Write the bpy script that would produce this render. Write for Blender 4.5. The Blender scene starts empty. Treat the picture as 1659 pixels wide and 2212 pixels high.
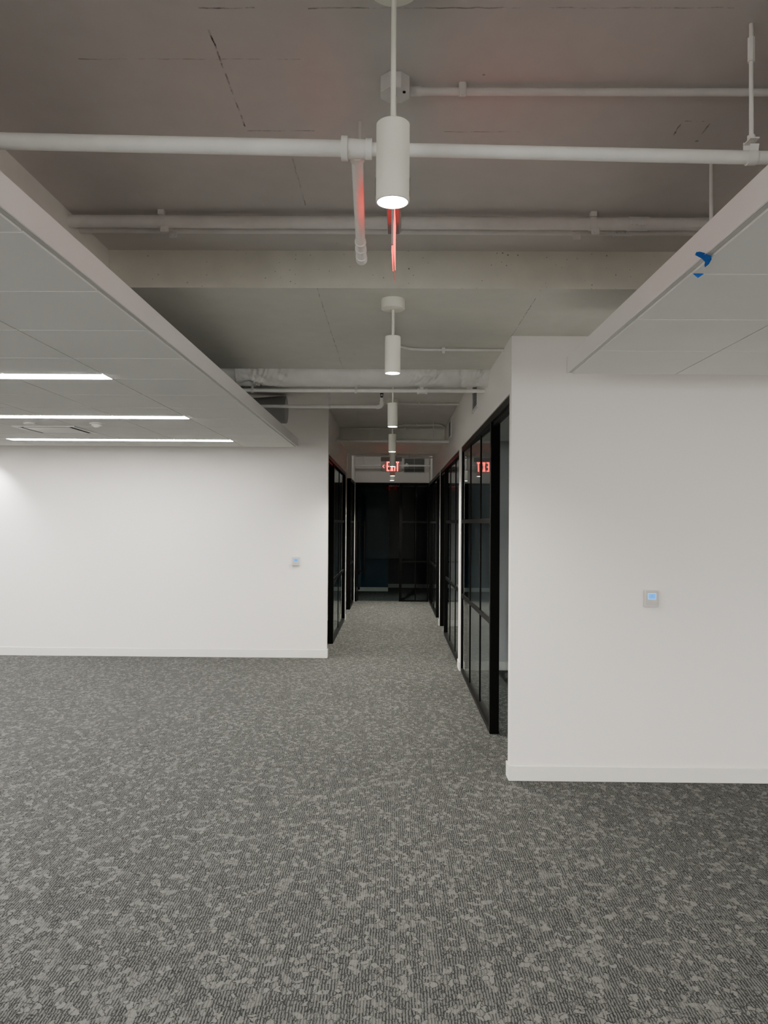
import bpy, bmesh, math, random
from mathutils import Vector, Matrix, noise

SC = bpy.context.scene
COL = SC.collection
R = math.radians
random.seed(4)

# ------------------------------------------------------------------ camera
F, CX, CY, EYE = 1661.0, 829.5, 1106.0, 1.69
vY = Vector(((848 - CX) / F, -(1131 - CY) / F, -1.0)).normalized()
roll = 0.0070
vZ = Vector((math.sin(roll), math.cos(roll), 0.0))
vZ = (vZ - vY * vZ.dot(vY)).normalized()
vX = vY.cross(vZ)
cd = bpy.data.cameras.new('camera')
cam = bpy.data.objects.new('camera', cd)
COL.objects.link(cam)
cam.matrix_world = Matrix.Translation((0, 0, EYE)) @ Matrix((vX, vY, vZ)).to_4x4()
cd.sensor_fit = 'HORIZONTAL'
cd.sensor_width = 36.0
cd.lens = 36.0 * F / 1659.0
cd.shift_x = 0.0
cd.clip_start = 0.05
cd.clip_end = 100
SC.camera = cam

SC.view_settings.view_transform = 'AgX'
SC.view_settings.look = 'None'
SC.view_settings.exposure = 0.30
SC.view_settings.gamma = 1.12
PEND = 12.0
SC.cycles.use_denoising = True
SC.cycles.use_adaptive_sampling = True
SC.cycles.adaptive_threshold = 0.1
SC.cycles.max_bounces = 8
SC.cycles.diffuse_bounces = 4
SC.cycles.glossy_bounces = 4
SC.cycles.transparent_max_bounces = 24
SC.cycles.sample_clamp_indirect = 4.0
SC.cycles.caustics_reflective = False
SC.cycles.caustics_refractive = False
w = bpy.data.worlds.new('world')
SC.world = w
w.use_nodes = True
w.node_tree.nodes['Background'].inputs[0].default_value = (1.0, 0.88, 0.82, 1)
w.node_tree.nodes['Background'].inputs[1].default_value = 8.5

# ------------------------------------------------------------------ materials
def lin(c):
    c = c / 255.0
    return c / 12.92 if c <= 0.04045 else ((c + 0.055) / 1.055) ** 2.4
def rgb(r, g, b):
    return (lin(r), lin(g), lin(b), 1.0)

class NT:
    """small wrapper to wire shader nodes"""
    def __init__(s, name):
        s.m = bpy.data.materials.new(name)
        s.m.use_nodes = True
        s.t = s.m.node_tree
        s.t.nodes.clear()
        s.out = s.n('ShaderNodeOutputMaterial')
    def n(s, kind, **kw):
        x = s.t.nodes.new(kind)
        for k, v in kw.items():
            setattr(x, k, v)
        return x
    def put(s, sock, v):
        if hasattr(v, 'is_output'):
            s.t.links.new(v, sock)
        elif isinstance(v, (tuple, list)) and len(v) == 3 and sock.type == 'RGBA':
            sock.default_value = (*v, 1)
        else:
            sock.default_value = v
    def math(s, op, a, b=0.0, c=0.0, clamp=False):
        x = s.n('ShaderNodeMath', operation=op)
        x.use_clamp = clamp
        for i, v in enumerate((a, b, c)):
            s.put(x.inputs[i], v)
        return x.outputs[0]
    def pos(s):
        return s.n('ShaderNodeNewGeometry').outputs['Position']
    def xyz(s, v):
        x = s.n('ShaderNodeSeparateXYZ')
        s.put(x.inputs[0], v)
        return x.outputs
    def scale(s, v, sc):
        x = s.n('ShaderNodeVectorMath', operation='MULTIPLY')
        s.put(x.inputs[0], v)
        x.inputs[1].default_value = sc
        return x.outputs[0]
    def noise(s, v, scale, detail=3.0, rough=0.5):
        x = s.n('ShaderNodeTexNoise')
        s.put(x.inputs['Vector'], v)
        x.inputs['Scale'].default_value = scale
        x.inputs['Detail'].default_value = detail
        x.inputs['Roughness'].default_value = rough
        return x.outputs[0]
    def ramp(s, v, a, b, lo=0.0, hi=1.0):
        x = s.n('ShaderNodeMapRange')
        x.clamp = True
        s.put(x.inputs[0], v)
        x.inputs[1].default_value = a
        x.inputs[2].default_value = b
        x.inputs[3].default_value = lo
        x.inputs[4].default_value = hi
        return x.outputs[0]
    def mix(s, f, a, b):
        x = s.n('ShaderNodeMix', data_type='RGBA')
        s.put(x.inputs[0], f)
        s.put(x.inputs[6], a)
        s.put(x.inputs[7], b)
        return x.outputs[2]
    def bsdf(s, color, rough=0.6, spec=0.5, metal=0.0, bump=None, strength=0.2, dist=0.002):
        x = s.n('ShaderNodeBsdfPrincipled')
        s.put(x.inputs['Base Color'], color)
        s.put(x.inputs['Roughness'], rough)
        x.inputs['Specular IOR Level'].default_value = spec
        x.inputs['Metallic'].default_value = metal
        if bump is not None:
            b = s.n('ShaderNodeBump')
            b.inputs['Strength'].default_value = strength
            b.inputs['Distance'].default_value = dist
            s.put(b.inputs['Height'], bump)
            s.t.links.new(b.outputs[0], x.inputs['Normal'])
        s.t.links.new(x.outputs[0], s.out.inputs[0])
        return s.m

def paint(name, col, rough=0.6, var=0.05, scale=3.0, spec=0.4, grain=0.0):
    t = NT(name)
    p = t.pos()
    n = t.noise(p, scale, 4)
    c2 = tuple(v * (1 - var) for v in col[:3]) + (1,)
    c1 = tuple(min(1, v * (1 + var)) for v in col[:3]) + (1,)
    c = t.mix(t.ramp(n, 0.3, 0.7), c1, c2)
    bump = t.noise(p, 220.0, 2) if grain else None
    return t.bsdf(c, rough, spec, 0.0, bump, grain, 0.0015)

def emit(name, col, strength):
    t = NT(name)
    e = t.n('ShaderNodeEmission')
    e.inputs[0].default_value = col
    # a touch of procedural unevenness across the lens
    n = t.noise(t.pos(), 6.0, 1)
    t.put(e.inputs[1], t.ramp(n, 0.2, 0.8, strength * 0.97, strength * 1.03))
    t.t.links.new(e.outputs[0], t.out.inputs[0])
    t.m.cycles.emission_sampling = 'AUTO'
    return t.m

def concrete(name, col, lines, holes=False, stain=0.07):
    """painted board-marked slab; lines = ('x'|'y', coordinate, from, to, strength): worn formwork joints"""
    t = NT(name)
    p = t.pos()
    X, Y, Z = t.xyz(p)
    n1 = t.noise(p, 0.9, 4)
    n2 = t.noise(p, 9.0, 5)
    wob = t.math('MULTIPLY', t.math('SUBTRACT', t.noise(p, 14.0, 3), 0.5), 0.014)
    brk = t.ramp(t.noise(p, 11.0, 4, 0.7), 0.42, 0.62)
    mask = 0.0
    for ax, c, a, b, st in lines:
        u, v = (X, Y) if ax == 'x' else (Y, X)
        d = t.math('ABSOLUTE', t.math('ADD', t.math('SUBTRACT', u, c), wob))
        m = t.ramp(d, 0.0012, 0.004, st, 0.0)
        m = t.math('MULTIPLY', m, t.math('MULTIPLY', t.math('GREATER_THAN', v, a), t.math('LESS_THAN', v, b)))
        mask = t.math('MAXIMUM', t.math('MULTIPLY', m, brk), mask)
    # scattered pock marks
    vo = t.n('ShaderNodeTexVoronoi')
    t.put(vo.inputs['Vector'], p)
    vo.inputs['Scale'].default_value = 38.0 if holes else 7.0
    vc = t.n('ShaderNodeSeparateColor')
    t.t.links.new(vo.outputs['Color'], vc.inputs[0])
    size = t.ramp(vc.outputs[0], 0.35 if holes else 0.86, 1.0, 0.0, 0.17 if holes else 0.045)
    dots = t.math('LESS_THAN', t.math('ADD', vo.outputs['Distance'], t.math('MULTIPLY', t.math('SUBTRACT', t.noise(p, 90.0, 2), 0.5), 0.16 if holes else 0.05)), t.math('ADD', size, 0.004))
    dots = t.math('MULTIPLY', dots, 0.75 if holes else 0.5)
    if holes:
        clump = t.ramp(t.noise(p, 2.2, 3), 0.36, 0.58)
        dots = t.math('MULTIPLY', dots, clump)
    mask = t.math('MAXIMUM', mask, dots)
    lo = tuple(v * (1 - stain) for v in col[:3]) + (1,)
    hi = tuple(v * (1 + stain) for v in col[:3]) + (1,)
    c = t.mix(t.ramp(t.math('ADD', t.math('MULTIPLY', n1, 0.75), t.math('MULTIPLY', n2, 0.25)), 0.35, 0.65), hi, lo)
    c = t.mix(mask, c, rgb(52, 46, 42))
    h = t.math('SUBTRACT', t.math('MULTIPLY', n2, 0.3), mask)
    return t.bsdf(c, 0.75, 0.25, 0, h, 0.35, 0.004)

def carpet_mat():
    t = NT('ribbed_carpet')
    p = t.pos()
    X, Y, Z = t.xyz(p)
    flat = t.scale(p, (1, 1, 0))
    warp = t.noise(flat, 40.0, 2)
    warpc = t.n('ShaderNodeTexNoise')
    t.put(warpc.inputs['Vector'], flat)
    warpc.inputs['Scale'].default_value = 55.0
    warpc.inputs['Detail'].default_value = 3.0
    wv = t.n('ShaderNodeVectorMath', operation='MULTIPLY_ADD')
    t.t.links.new(warpc.outputs[1], wv.inputs[0])
    wv.inputs[1].default_value = (0.030, 0.045, 0)
    t.put(wv.inputs[2], flat)
    q = wv.outputs[0]
    def vor(v, scale, feature, stretch=(1, 1, 0)):
        x = t.n('ShaderNodeTexVoronoi', voronoi_dimensions='2D', feature=feature)
        t.put(x.inputs['Vector'], t.scale(v, stretch))
        x.inputs['Scale'].default_value = scale
        return x
    # fragments, longer along the ribs than across
    ST = (1.0, 0.66, 0)
    va = vor(q, 46.0, 'F1', ST)
    ea = vor(q, 46.0, 'DISTANCE_TO_EDGE', ST)
    sa = t.n('ShaderNodeSeparateColor'); t.t.links.new(va.outputs['Color'], sa.inputs[0])
    big = t.noise(flat, 14.0, 2)
    yarn = t.noise(t.scale(p, (210, 62, 0)), 1.0, 3, 0.7)
    fuzz = t.noise(t.scale(p, (520, 330, 0)), 1.0, 2, 0.7)
    # ribs run away down the corridor, 11.5 mm apart, a little wandering
    ph = t.math('ADD', t.math('MULTIPLY', X, 1 / 0.0112), t.math('ADD', t.math('MULTIPLY', warp, 0.55), t.math('MULTIPLY', sa.outputs[1], 0.45)))
    tri = t.math('ABSOLUTE', t.math('SUBTRACT', t.math('MULTIPLY', t.math('FRACT', ph), 2.0), 1.0))
    rib = t.ramp(t.math('ADD', tri, t.math('MULTIPLY', t.math('SUBTRACT', yarn, 0.5), 1.5)), 0.12, 0.62, 1.0, 0.0)
    ra = t.ramp(t.math('ADD', sa.outputs[0], t.math('MULTIPLY', big, 0.22)), 0.16, 0.62, 0.14, 1.0)
    groove = t.math('MULTIPLY', rib, ra)
    cra = t.math('MULTIPLY', t.ramp(t.math('ADD', ea.outputs['Distance'], t.math('MULTIPLY', t.math('SUBTRACT', fuzz, 0.5), 0.10)), 0.02, 0.12, 1.0, 0.0),
                 t.ramp(t.math('ADD', sa.outputs[2], t.math('MULTIPLY', yarn, 1.0)), 0.60, 0.95, 0.0, 1.0))
    dark = t.math('MAXIMUM', groove, cra, clamp=True)
    light = t.mix(t.ramp(fuzz, 0.25, 0.75), CARPET_LO, CARPET_HI)
    base = t.mix(t.ramp(t.math('ADD', ra, t.math('MULTIPLY', yarn, 0.6)), 0.4, 1.4, 0.0, 0.8), light, CARPET_MID)
    c = t.mix(dark, base, CARPET_DARK)
    h = t.math('SUBTRACT', t.math('MULTIPLY', fuzz, 0.25), dark)
    return t.bsdf(c, 0.95, 0.1, 0, h, 0.45, 0.004)

CARPET_HI = (0.178, 0.179, 0.168, 1)
CARPET_LO = (0.094, 0.096, 0.092, 1)
CARPET_MID = (0.084, 0.086, 0.082, 1)
CARPET_DARK = (0.0125, 0.013, 0.014, 1)

def glass_mat():
    t = NT('dark_clear_glass')
    g = t.n('ShaderNodeNewGeometry')
    d = t.n('ShaderNodeVectorMath', operation='DOT_PRODUCT')
    t.t.links.new(g.outputs['Normal'], d.inputs[0])
    t.t.links.new(g.outputs['Incoming'], d.inputs[1])
    c = t.math('ABSOLUTE', d.outputs['Value'])
    f = t.math('POWER', t.math('SUBTRACT', 1.0, c, clamp=True), 4.2)
    f = t.math('ADD', 0.020, t.math('MULTIPLY', f, 0.93))
    tr = t.n('ShaderNodeBsdfTransparent'); tr.inputs[0].default_value = (0.52, 0.58, 0.60, 1)
    gl = t.n('ShaderNodeBsdfGlossy'); gl.inputs['Roughness'].default_value = 0.0
    gl.inputs[0].default_value = (0.92, 0.96, 0.96, 1)
    mx = t.n('ShaderNodeMixShader')
    t.put(mx.inputs[0], f)
    t.t.links.new(tr.outputs[0], mx.inputs[1])
    t.t.links.new(gl.outputs[0], mx.inputs[2])
    t.t.links.new(mx.outputs[0], t.out.inputs[0])
    return t.m

def acrylic_mat():
    t = NT('clear_acrylic')
    tr = t.n('ShaderNodeBsdfTransparent'); tr.inputs[0].default_value = (0.93, 0.88, 0.88, 1)
    gl = t.n('ShaderNodeBsdfGlossy'); gl.inputs['Roughness'].default_value = 0.15
    mx = t.n('ShaderNodeMixShader')
    t.put(mx.inputs[0], t.ramp(t.noise(t.pos(), 4.0), 0.3, 0.7, 0.06, 0.09))
    t.t.links.new(tr.outputs[0], mx.inputs[1])
    t.t.links.new(gl.outputs[0], mx.inputs[2])
    t.t.links.new(mx.outputs[0], t.out.inputs[0])
    return t.m

M = {}
M['wall'] = paint('white_wall_paint', (0.865, 0.834, 0.795, 1), 0.7, 0.012, 0.8, 0.3, 0.03)
M['base'] = paint('white_baseboard', (0.77, 0.755, 0.705, 1), 0.45, 0.02, 2.0, 0.4)
M['navy'] = paint('navy_wall_paint', (0.020, 0.058, 0.092, 1), 0.7, 0.03, 1.0, 0.2)
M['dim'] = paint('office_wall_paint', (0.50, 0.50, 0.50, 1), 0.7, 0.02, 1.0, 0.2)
M['black'] = paint('black_powder_coat', (0.0022, 0.0022, 0.0022, 1), 0.38, 0.1, 4.0, 0.12)
M['tile'] = paint('acoustic_tile', (0.84, 0.835, 0.81, 1), 0.9, 0.015, 2.0, 0.1, 0.12)
M['grid'] = paint('white_grid', (0.60, 0.60, 0.58, 1), 0.5, 0.02, 4.0, 0.4)
M['fascia'] = paint('satin_fascia', (0.93, 0.905, 0.885, 1), 0.42, 0.02, 1.5, 0.5)
M['grid_dim'] = paint('recessed_grid', (0.36, 0.36, 0.35, 1), 0.8, 0.05, 4.0, 0.1)
M['shadow_gap'] = paint('shadow_gap', (0.10, 0.10, 0.098, 1), 0.9, 0.05, 4.0, 0.1)
M['pipe'] = paint('painted_pipe', (0.86, 0.855, 0.81, 1), 0.5, 0.05, 12.0, 0.4, 0.05)
M['pipe_dull'] = paint('painted_conduit', (0.74, 0.72, 0.69, 1), 0.6, 0.05, 12.0, 0.3, 0.05)
M['duct'] = paint('painted_duct_wrap', (0.76, 0.755, 0.72, 1), 0.7, 0.06, 8.0, 0.25, 0.08)
M['pendant'] = paint('cream_enamel', (0.88, 0.87, 0.77, 1), 0.45, 0.02, 6.0, 0.4, 0.04)
M['lens'] = emit('pendant_lens', (1.0, 0.97, 0.80, 1), 40.0)
M['strip'] = emit('linear_lens', (1.0, 0.965, 0.92, 1), 43.0)
M['red'] = emit('red_led', (1.0, 0.022, 0.018, 1), 4.2)
M['screen'] = emit('blue_lcd', (0.10, 0.38, 1.0, 1), 1.1)
M['screen_rim'] = emit('pale_lcd_rim', (0.25, 0.60, 1.0, 1), 1.3)
M['glyph'] = emit('lcd_glyph', (0.06, 0.25, 0.80, 1), 0.9)
M['plastic'] = paint('white_plastic', (0.66, 0.64, 0.60, 1), 0.4, 0.02, 20.0, 0.4)
M['trimmetal'] = paint('white_metal_trim', (0.72, 0.71, 0.68, 1), 0.35, 0.02, 8.0, 0.5)
M['louver'] = paint('grey_louver', (0.36, 0.36, 0.35, 1), 0.5, 0.04, 8.0, 0.3)
M['void'] = paint('dark_void', (0.02, 0.02, 0.02, 1), 0.9, 0.1, 3.0, 0.0)
M['housing_grey'] = paint('grey_sign_housing', (0.17, 0.17, 0.165, 1), 0.5, 0.04, 8.0, 0.3)
M['vent_throat'] = paint('grey_vent_throat', (0.13, 0.13, 0.128, 1), 0.8, 0.05, 3.0, 0.1)
M['tape'] = paint('blue_masking_tape', (0.015, 0.10, 0.44, 1), 0.7, 0.12, 60.0, 0.2)
M['glass'] = glass_mat()
M['acrylic'] = acrylic_mat()
M['carpet'] = carpet_mat()
ZH, ZL = 3.146, 2.945
CEIL = (0.64, 0.605, 0.58, 1)
M['slab'] = concrete('painted_slab', CEIL, [
    ('y', 2.150, -0.56, -0.40, 1.0), ('y', 2.150, -0.25, 0.95, 0.6), ('x', -0.553, 2.24, 2.80, 1.0),
    ('y', 2.830, -0.55, -0.30, 0.8), ('y', 2.835, 0.18, 0.46, 0.6), ('y', 2.759, 1.04, 1.14, 1.6), ('x', 1.139, 2.758, 2.85, 1.0),
    ('x', 1.037, 2.77, 2.865, 1.0), ('y', 2.39, -1.0, -0.3, 0.5), ('x', -0.41, 3.0, 3.5, 0.4)])
M['beam'] = concrete('painted_beam', (0.76, 0.75, 0.69, 1), [
    ('x', -0.412, 4.05, 6.3, 0.45), ('x', 0.785, 4.05, 5.12, 0.7)], holes=False)
M['beam_face'] = concrete('pocked_beam_face', (0.68, 0.665, 0.58, 1), [], holes=True, stain=0.12)

# ------------------------------------------------------------------ mesh helpers
OFF = {}
class MB:
    def __init__(s):
        s.b = bmesh.new()
    def box(s, x0, x1, y0, y1, z0, z1, bevel=0.0, seg=2):
        g = bmesh.ops.create_cube(s.b, size=1.0)
        for v in g['verts']:
            v.co = Vector(((x0 + x1) / 2 + v.co.x * (x1 - x0), (y0 + y1) / 2 + v.co.y * (y1 - y0), (z0 + z1) / 2 + v.co.z * (z1 - z0)))
        if bevel:
            es = {e for v in g['verts'] for e in v.link_edges}
            bmesh.ops.bevel(s.b, geom=list(es), offset=bevel, segments=seg, profile=0.5, affect='EDGES')
        return s
    def quad(s, *pts):
        s.b.faces.new([s.b.verts.new(p) for p in pts])
        return s
    def sweep(s, pts, rad, seg=20, cap=True):
        """tube through pts, rad a number or one radius per point"""
        pts = [Vector(p) for p in pts]
        if not hasattr(rad, '__len__'):
            rad = [rad] * len(pts)
        rings = []
        up = None
        for i, p in enumerate(pts):
            a = pts[max(i - 1, 0)]
            c = pts[min(i + 1, len(pts) - 1)]
            t = (c - a).normalized()
            if up is None:
                up = t.orthogonal().normalized()
            up = (up - t * up.dot(t)).normalized()
            sd = t.cross(up)
            rings.append([s.b.verts.new(p + (up * math.cos(k * 2 * math.pi / seg) + sd * math.sin(k * 2 * math.pi / seg)) * rad[i]) for k in range(seg)])
        for r0, r1 in zip(rings, rings[1:]):
            for k in range(seg):
                s.b.faces.new((r0[k], r0[(k + 1) % seg], r1[(k + 1) % seg], r1[k]))
        if cap:
            s.b.faces.new(list(reversed(rings[0])))
            s.b.faces.new(rings[-1])
        return s
    def cyl(s, p0, p1, r, r1=None, seg=24):
        return s.sweep([p0, p1], [r, r if r1 is None else r1], seg)
    def lathe(s, prof, c=(0, 0, 0), seg=32):
        """prof = [(radius, z)...] about a vertical axis at c"""
        rings = []
        for r, z in prof:
            if r < 1e-6:
                rings.append([s.b.verts.new((c[0], c[1], c[2] + z))])
            else:
                rings.append([s.b.verts.new((c[0] + r * math.cos(k * 2 * math.pi / seg), c[1] + r * math.sin(k * 2 * math.pi / seg), c[2] + z)) for k in range(seg)])
        for a, b in zip(rings, rings[1:]):
            for k in range(seg):
                k2 = (k + 1) % seg
                if len(a) == 1 and len(b) == 1:
                    continue
                if len(a) == 1:
                    s.b.faces.new((a[0], b[k], b[k2]))
                elif len(b) == 1:
                    s.b.faces.new((a[k], a[k2], b[0]))
                else:
                    s.b.faces.new((a[k], a[k2], b[k2], b[k]))
        return s
    def prism(s, poly, fn):
        """extrude the 2-D polygon between fn(u, v, 0) and fn(u, v, 1)"""
        a = [s.b.verts.new(fn(u, v, 0)) for u, v in poly]
        b = [s.b.verts.new(fn(u, v, 1)) for u, v in poly]
        n = len(poly)
        s.b.faces.new(a)
        s.b.faces.new(list(reversed(b)))
        for k in range(n):
            s.b.faces.new((a[k], b[k], b[(k + 1) % n], a[(k + 1) % n]))
        return s
    def build(s, name, mat, parent=None, smooth=True, angle=35):
        off = OFF.get(parent.name, Vector()) if parent else Vector()
        bmesh.ops.recalc_face_normals(s.b, faces=s.b.faces)
        me = bpy.data.meshes.new(name)
        s.b.to_mesh(me)
        s.b.free()
        if off.length:
            me.transform(Matrix.Translation(-off))
        for m in (mat if isinstance(mat, list) else [mat]):
            me.materials.append(m)
        if smooth:
            me.polygons.foreach_set('use_smooth', [True] * len(me.polygons))
            me.set_sharp_from_angle(angle=R(angle))
        o = bpy.data.objects.new(name, me)
        COL.objects.link(o)
        if parent:
            o.parent = parent
            OFF[o.name] = off
        return o

def tag(o, label, cat, group=None):
    o['label'] = label
    o['category'] = cat
    if group:
        o['group'] = group
    return o
def thing(name, label, cat, loc, group=None):
    o = bpy.data.objects.new(name, None)
    COL.objects.link(o)
    o.location = loc
    o.empty_display_size = 0.05
    OFF[o.name] = Vector(loc)
    return tag(o, label, cat, group)
def struct(name, mb, mat, parent=None):
    o = mb.build(name, mat, parent, smooth=False)
    if parent is None:
        o['kind'] = 'structure'
    return o
def dup(root, loc, label, group=None):
    r = root.copy(); COL.objects.link(r); r.location = loc
    r['label'] = label
    if group: r['group'] = group
    for ch in list(root.children):
        c = ch.copy(); COL.objects.link(c); c.parent = r
        for g in list(ch.children):
            d = g.copy(); COL.objects.link(d); d.parent = c
    return r

# ------------------------------------------------------------------ the shell
XR, XL = 0.785, -0.815          # corridor wall faces
YR, YL = 5.110, 9.648           # front faces of the two room walls
TH = 0.09
ZG = 2.575                      # top of the black glazing frames
struct('floor', MB().box(-9, 9, -3.6, 20.6, -0.12, 0.0), M['carpet'])
struct('ceiling', MB().box(-9, 9, -3.6, 20.6, ZH, ZH + 0.15), M['slab'])
# the wide drop beams and the two long side beams of the coffer
bm = MB().box(-9, 9, 4.085, 6.23, ZL, ZH)
o = struct('ceiling_beam', bm, [M['beam'], M['beam_face']])
for p in o.data.polygons:
    if p.normal.y < -0.5:
        p.material_index = 1
struct('ceiling_beam', MB().box(XL, XR, 11.70, 13.80, ZL, ZH), M['beam'])
struct('ceiling_beam', MB().box(-1.93, -1.53, -3.6, 4.085, ZL, ZH), M['beam'])
struct('ceiling_beam', MB().box(1.54, 1.94, -3.6, 4.085, ZL, ZH), M['beam'])
# room walls
struct('wall_right', MB().box(XR, 9, YR, YR + TH, 0, ZL), M['wall'])
struct('wall_left', MB().box(-9, XL, YL, YL + TH, 0, ZH), M['wall'])
# rear wall behind the camera, with two runs of windows added to bring in frontal light
m = MB().box(-9, 9, -3.7, -3.6, 0, 0.30).box(-9, 9, -3.7, -3.6, 2.95, ZH)
for a, b in ((-9, -8.6), (-2.6, 2.9), (8.6, 9)):
    m.box(a, b, -3.7, -3.6, 0.30, 2.95)
struct('wall_back', m, M['wall'])
for n, (a, b) in enumerate(((-8.6, -2.6), (2.9, 8.6))):
    m = MB().box(a, b, -3.68, -3.62, 0.30, 0.35).box(a, b, -3.68, -3.62, 2.90, 2.95)
    for k in range(5):
        x = a + (b - a - 0.05) * k / 4
        m.box(x, x + 0.05, -3.68, -3.62, 0.35, 2.90)
    f_ = struct('window_%d' % (n + 1), m, M['black'])
    MB().quad((a, -3.65, 0.33), (b, -3.65, 0.33), (b, -3.65, 2.92), (a, -3.65, 2.92)).build('pane', M['glass'], f_, smooth=False)
    pl = bpy.data.lights.new('window_portal', 'AREA')
    pl.shape = 'RECTANGLE'; pl.size = b - a; pl.size_y = 2.6
    pl.cycles.is_portal = True
    po = bpy.data.objects.new('window_portal', pl); COL.objects.link(po)
    po.location = ((a + b) / 2, -3.58, 1.63); po.rotation_euler = (R(90), 0, 0)
struct('wall_far_left', MB().box(-9.1, -9, -3.6, YL, 0, ZH), M['wall'])
struct('wall_far_right', MB().box(9, 9.1, -3.6, YR, 0, ZL), M['wall'])
# corridor walls: masonry over the glazing plus the narrow piers between units
m = MB()
m.box(XR, XR + TH, YR + TH, 6.23, ZG, ZL)
m.box(XR, XR + TH, 6.23, 16.74, ZG, ZH)
for a, b in ((8.875, 9.125), (12.80, 12.865)):
    m.box(XR, XR + TH, a, b, 0, ZG)
struct('wall_corridor_right', m, M['wall'])
m = MB()
m.box(XL - TH, XL, YL + TH, 13.46, ZG, ZH)
m.box(XL - TH, XL, 13.42, 13.46, 0, ZG)
m.box(XL - TH, XL, 15.08, 16.74, ZG, ZH)
m.box(XL - TH, XL, 16.60, 16.66, 0, ZG)
struct('wall_corridor_left', m, M['wall'])
struct('wall_end', MB().box(-3.0, 3.0, 16.74, 16.80, ZG + 0.005, ZH), M['wall'])
struct('trim_1', MB().box(XL, XR, 15.08, 15.20, 3.026, ZH).box(XR - 0.01, XR, 15.08, 15.2, ZG, 3.026), M['wall'])
# baseboards, with a thin bright top edge
def baseboard(name, boxes):
    mb = MB()
    for b in boxes:
        mb.box(*b, bevel=0.004, seg=2)
    struct(name, mb, M['base'])
baseboard('baseboard_right', [(XR - 0.010, 9, YR - 0.011, YR, 0, 0.100), (XR - 0.010, XR, YR, YR + 0.11, 0, 0.100)])
baseboard('baseboard_left', [(-9, XL + 0.010, YL - 0.012, YL, 0, 0.104), (XL, XL + 0.010, YL, YL + 0.09, 0, 0.104)])
baseboard('baseboard_corridor', [(XR - 0.010, XR, 8.875, 9.125, 0, 0.1), (XR - 0.010, XR, 12.80, 12.865, 0, 0.1), (XL, XL + 0.010, 13.42, 13.46, 0, 0.1)])

# dark offices behind the glazing
def office(name, x0, x1, y0, y1, open_side, mat=None, ceil_z=2.66):
    mb = MB()
    t = 0.05
    if open_side != 'x0': mb.box(x0 - t, x0, y0, y1, 0, ceil_z)
    if open_side != 'x1': mb.box(x1, x1 + t, y0, y1, 0, ceil_z)
    if open_side != 'y0': mb.box(x0, x1, y0 - t, y0, 0, ceil_z)
    mb.box(x0, x1, y1, y1 + t, 0, ceil_z)
    struct('wall_' + name, mb, mat or M['dim'])
    struct('ceiling_' + name, MB().box(x0, x1, y0, y1, ceil_z, ceil_z + 0.03), M['tile'])
    b = MB().box(x0, x1, y1 - 0.012, y1, 0, 0.1)
    if open_side == 'x0': b.box(x1 - 0.012, x1, y0, y1 - 0.012, 0, 0.1)
    if open_side == 'x1': b.box(x0, x0 + 0.012, y0, y1 - 0.012, 0, 0.1)
    struct('baseboard_' + name, b, M['base'])
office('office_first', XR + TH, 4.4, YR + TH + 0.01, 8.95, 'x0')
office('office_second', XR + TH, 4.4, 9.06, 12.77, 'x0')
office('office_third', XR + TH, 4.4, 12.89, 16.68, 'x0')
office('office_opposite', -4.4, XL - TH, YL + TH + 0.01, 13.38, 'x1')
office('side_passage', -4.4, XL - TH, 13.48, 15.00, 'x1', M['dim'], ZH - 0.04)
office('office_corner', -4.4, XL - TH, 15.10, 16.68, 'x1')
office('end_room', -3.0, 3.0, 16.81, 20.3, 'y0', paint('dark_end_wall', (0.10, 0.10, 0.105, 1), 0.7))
struct('wall_navy', MB().box(-3.0, -0.10, 19.20, 19.30, 0, 2.66), M['navy'])
baseboard('baseboard_navy', [(-3.0, -0.10, 19.188, 19.20, 0, 0.1)])

# ------------------------------------------------------------------ black framed glazing
def partition(label, side, y0, y1, posts, mull, opening, glass, loc_y, rails=(0.870, 1.720), lean=0.0):
    """side +1 right, -1 left. opening=(a,b) clear door opening, glass=(a,b) glazed run"""
    xf = XR + 0.008 if side > 0 else XL - 0.008          # face towards the corridor
    xb = xf + side * 0.075
    xa, xz = min(xf, xb), max(xf, xb)
    t = thing('glass_partition', label, 'glass partition', (xf, loc_y, 0), 'black framed glass office fronts')
    fr = MB()
    fr.box(xa, xz, y0, y1, ZG - 0.055, ZG - 0.002)
    fr.box(xa, xz, glass[0], glass[1], 0.0, 0.040)
    fr.build('frame', M['black'], t, smooth=False)
    for a, b in posts:
        MB().box(xa, xz, a, b, 0.0, ZG - 0.055, bevel=0.002, seg=1).build('post', M['black'], t, smooth=False)
    xg = xf + side * 0.028
    ga, gb = glass
    xat = lambda y: xg + lean - 2 * lean * (y - ga) / (gb - ga)     # the glass sits very slightly out of square
    for y in mull:
        MB().box(xat(y) - 0.007, xat(y) + 0.007, y - 0.016, y + 0.016, 0.040, ZG - 0.055).build('mullion', M['black'], t, smooth=False)
    for z in rails:
        MB().prism([(ga, z - 0.021), (gb, z - 0.021), (gb, z + 0.021), (ga, z + 0.021)],
                   lambda u, v, k: (xat(u) - 0.009 + 0.018 * k, u, v)).build('rail', M['black'], t, smooth=False)
    MB().quad((xg + lean, glass[0], 0.02), (xg - lean, glass[1], 0.02), (xg - lean, glass[1], ZG - 0.03), (xg + lean, glass[0], ZG - 0.03)).build('pane', M['glass'], t, smooth=False)
    if opening:
        a, b = opening
        # door stop moulding under the head of the opening
        MB().box(xa + 0.02, xz - 0.02, a, b, ZG - 0.085, ZG - 0.055).build('door_stop', M['black'], t, smooth=False)
    return t
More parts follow.
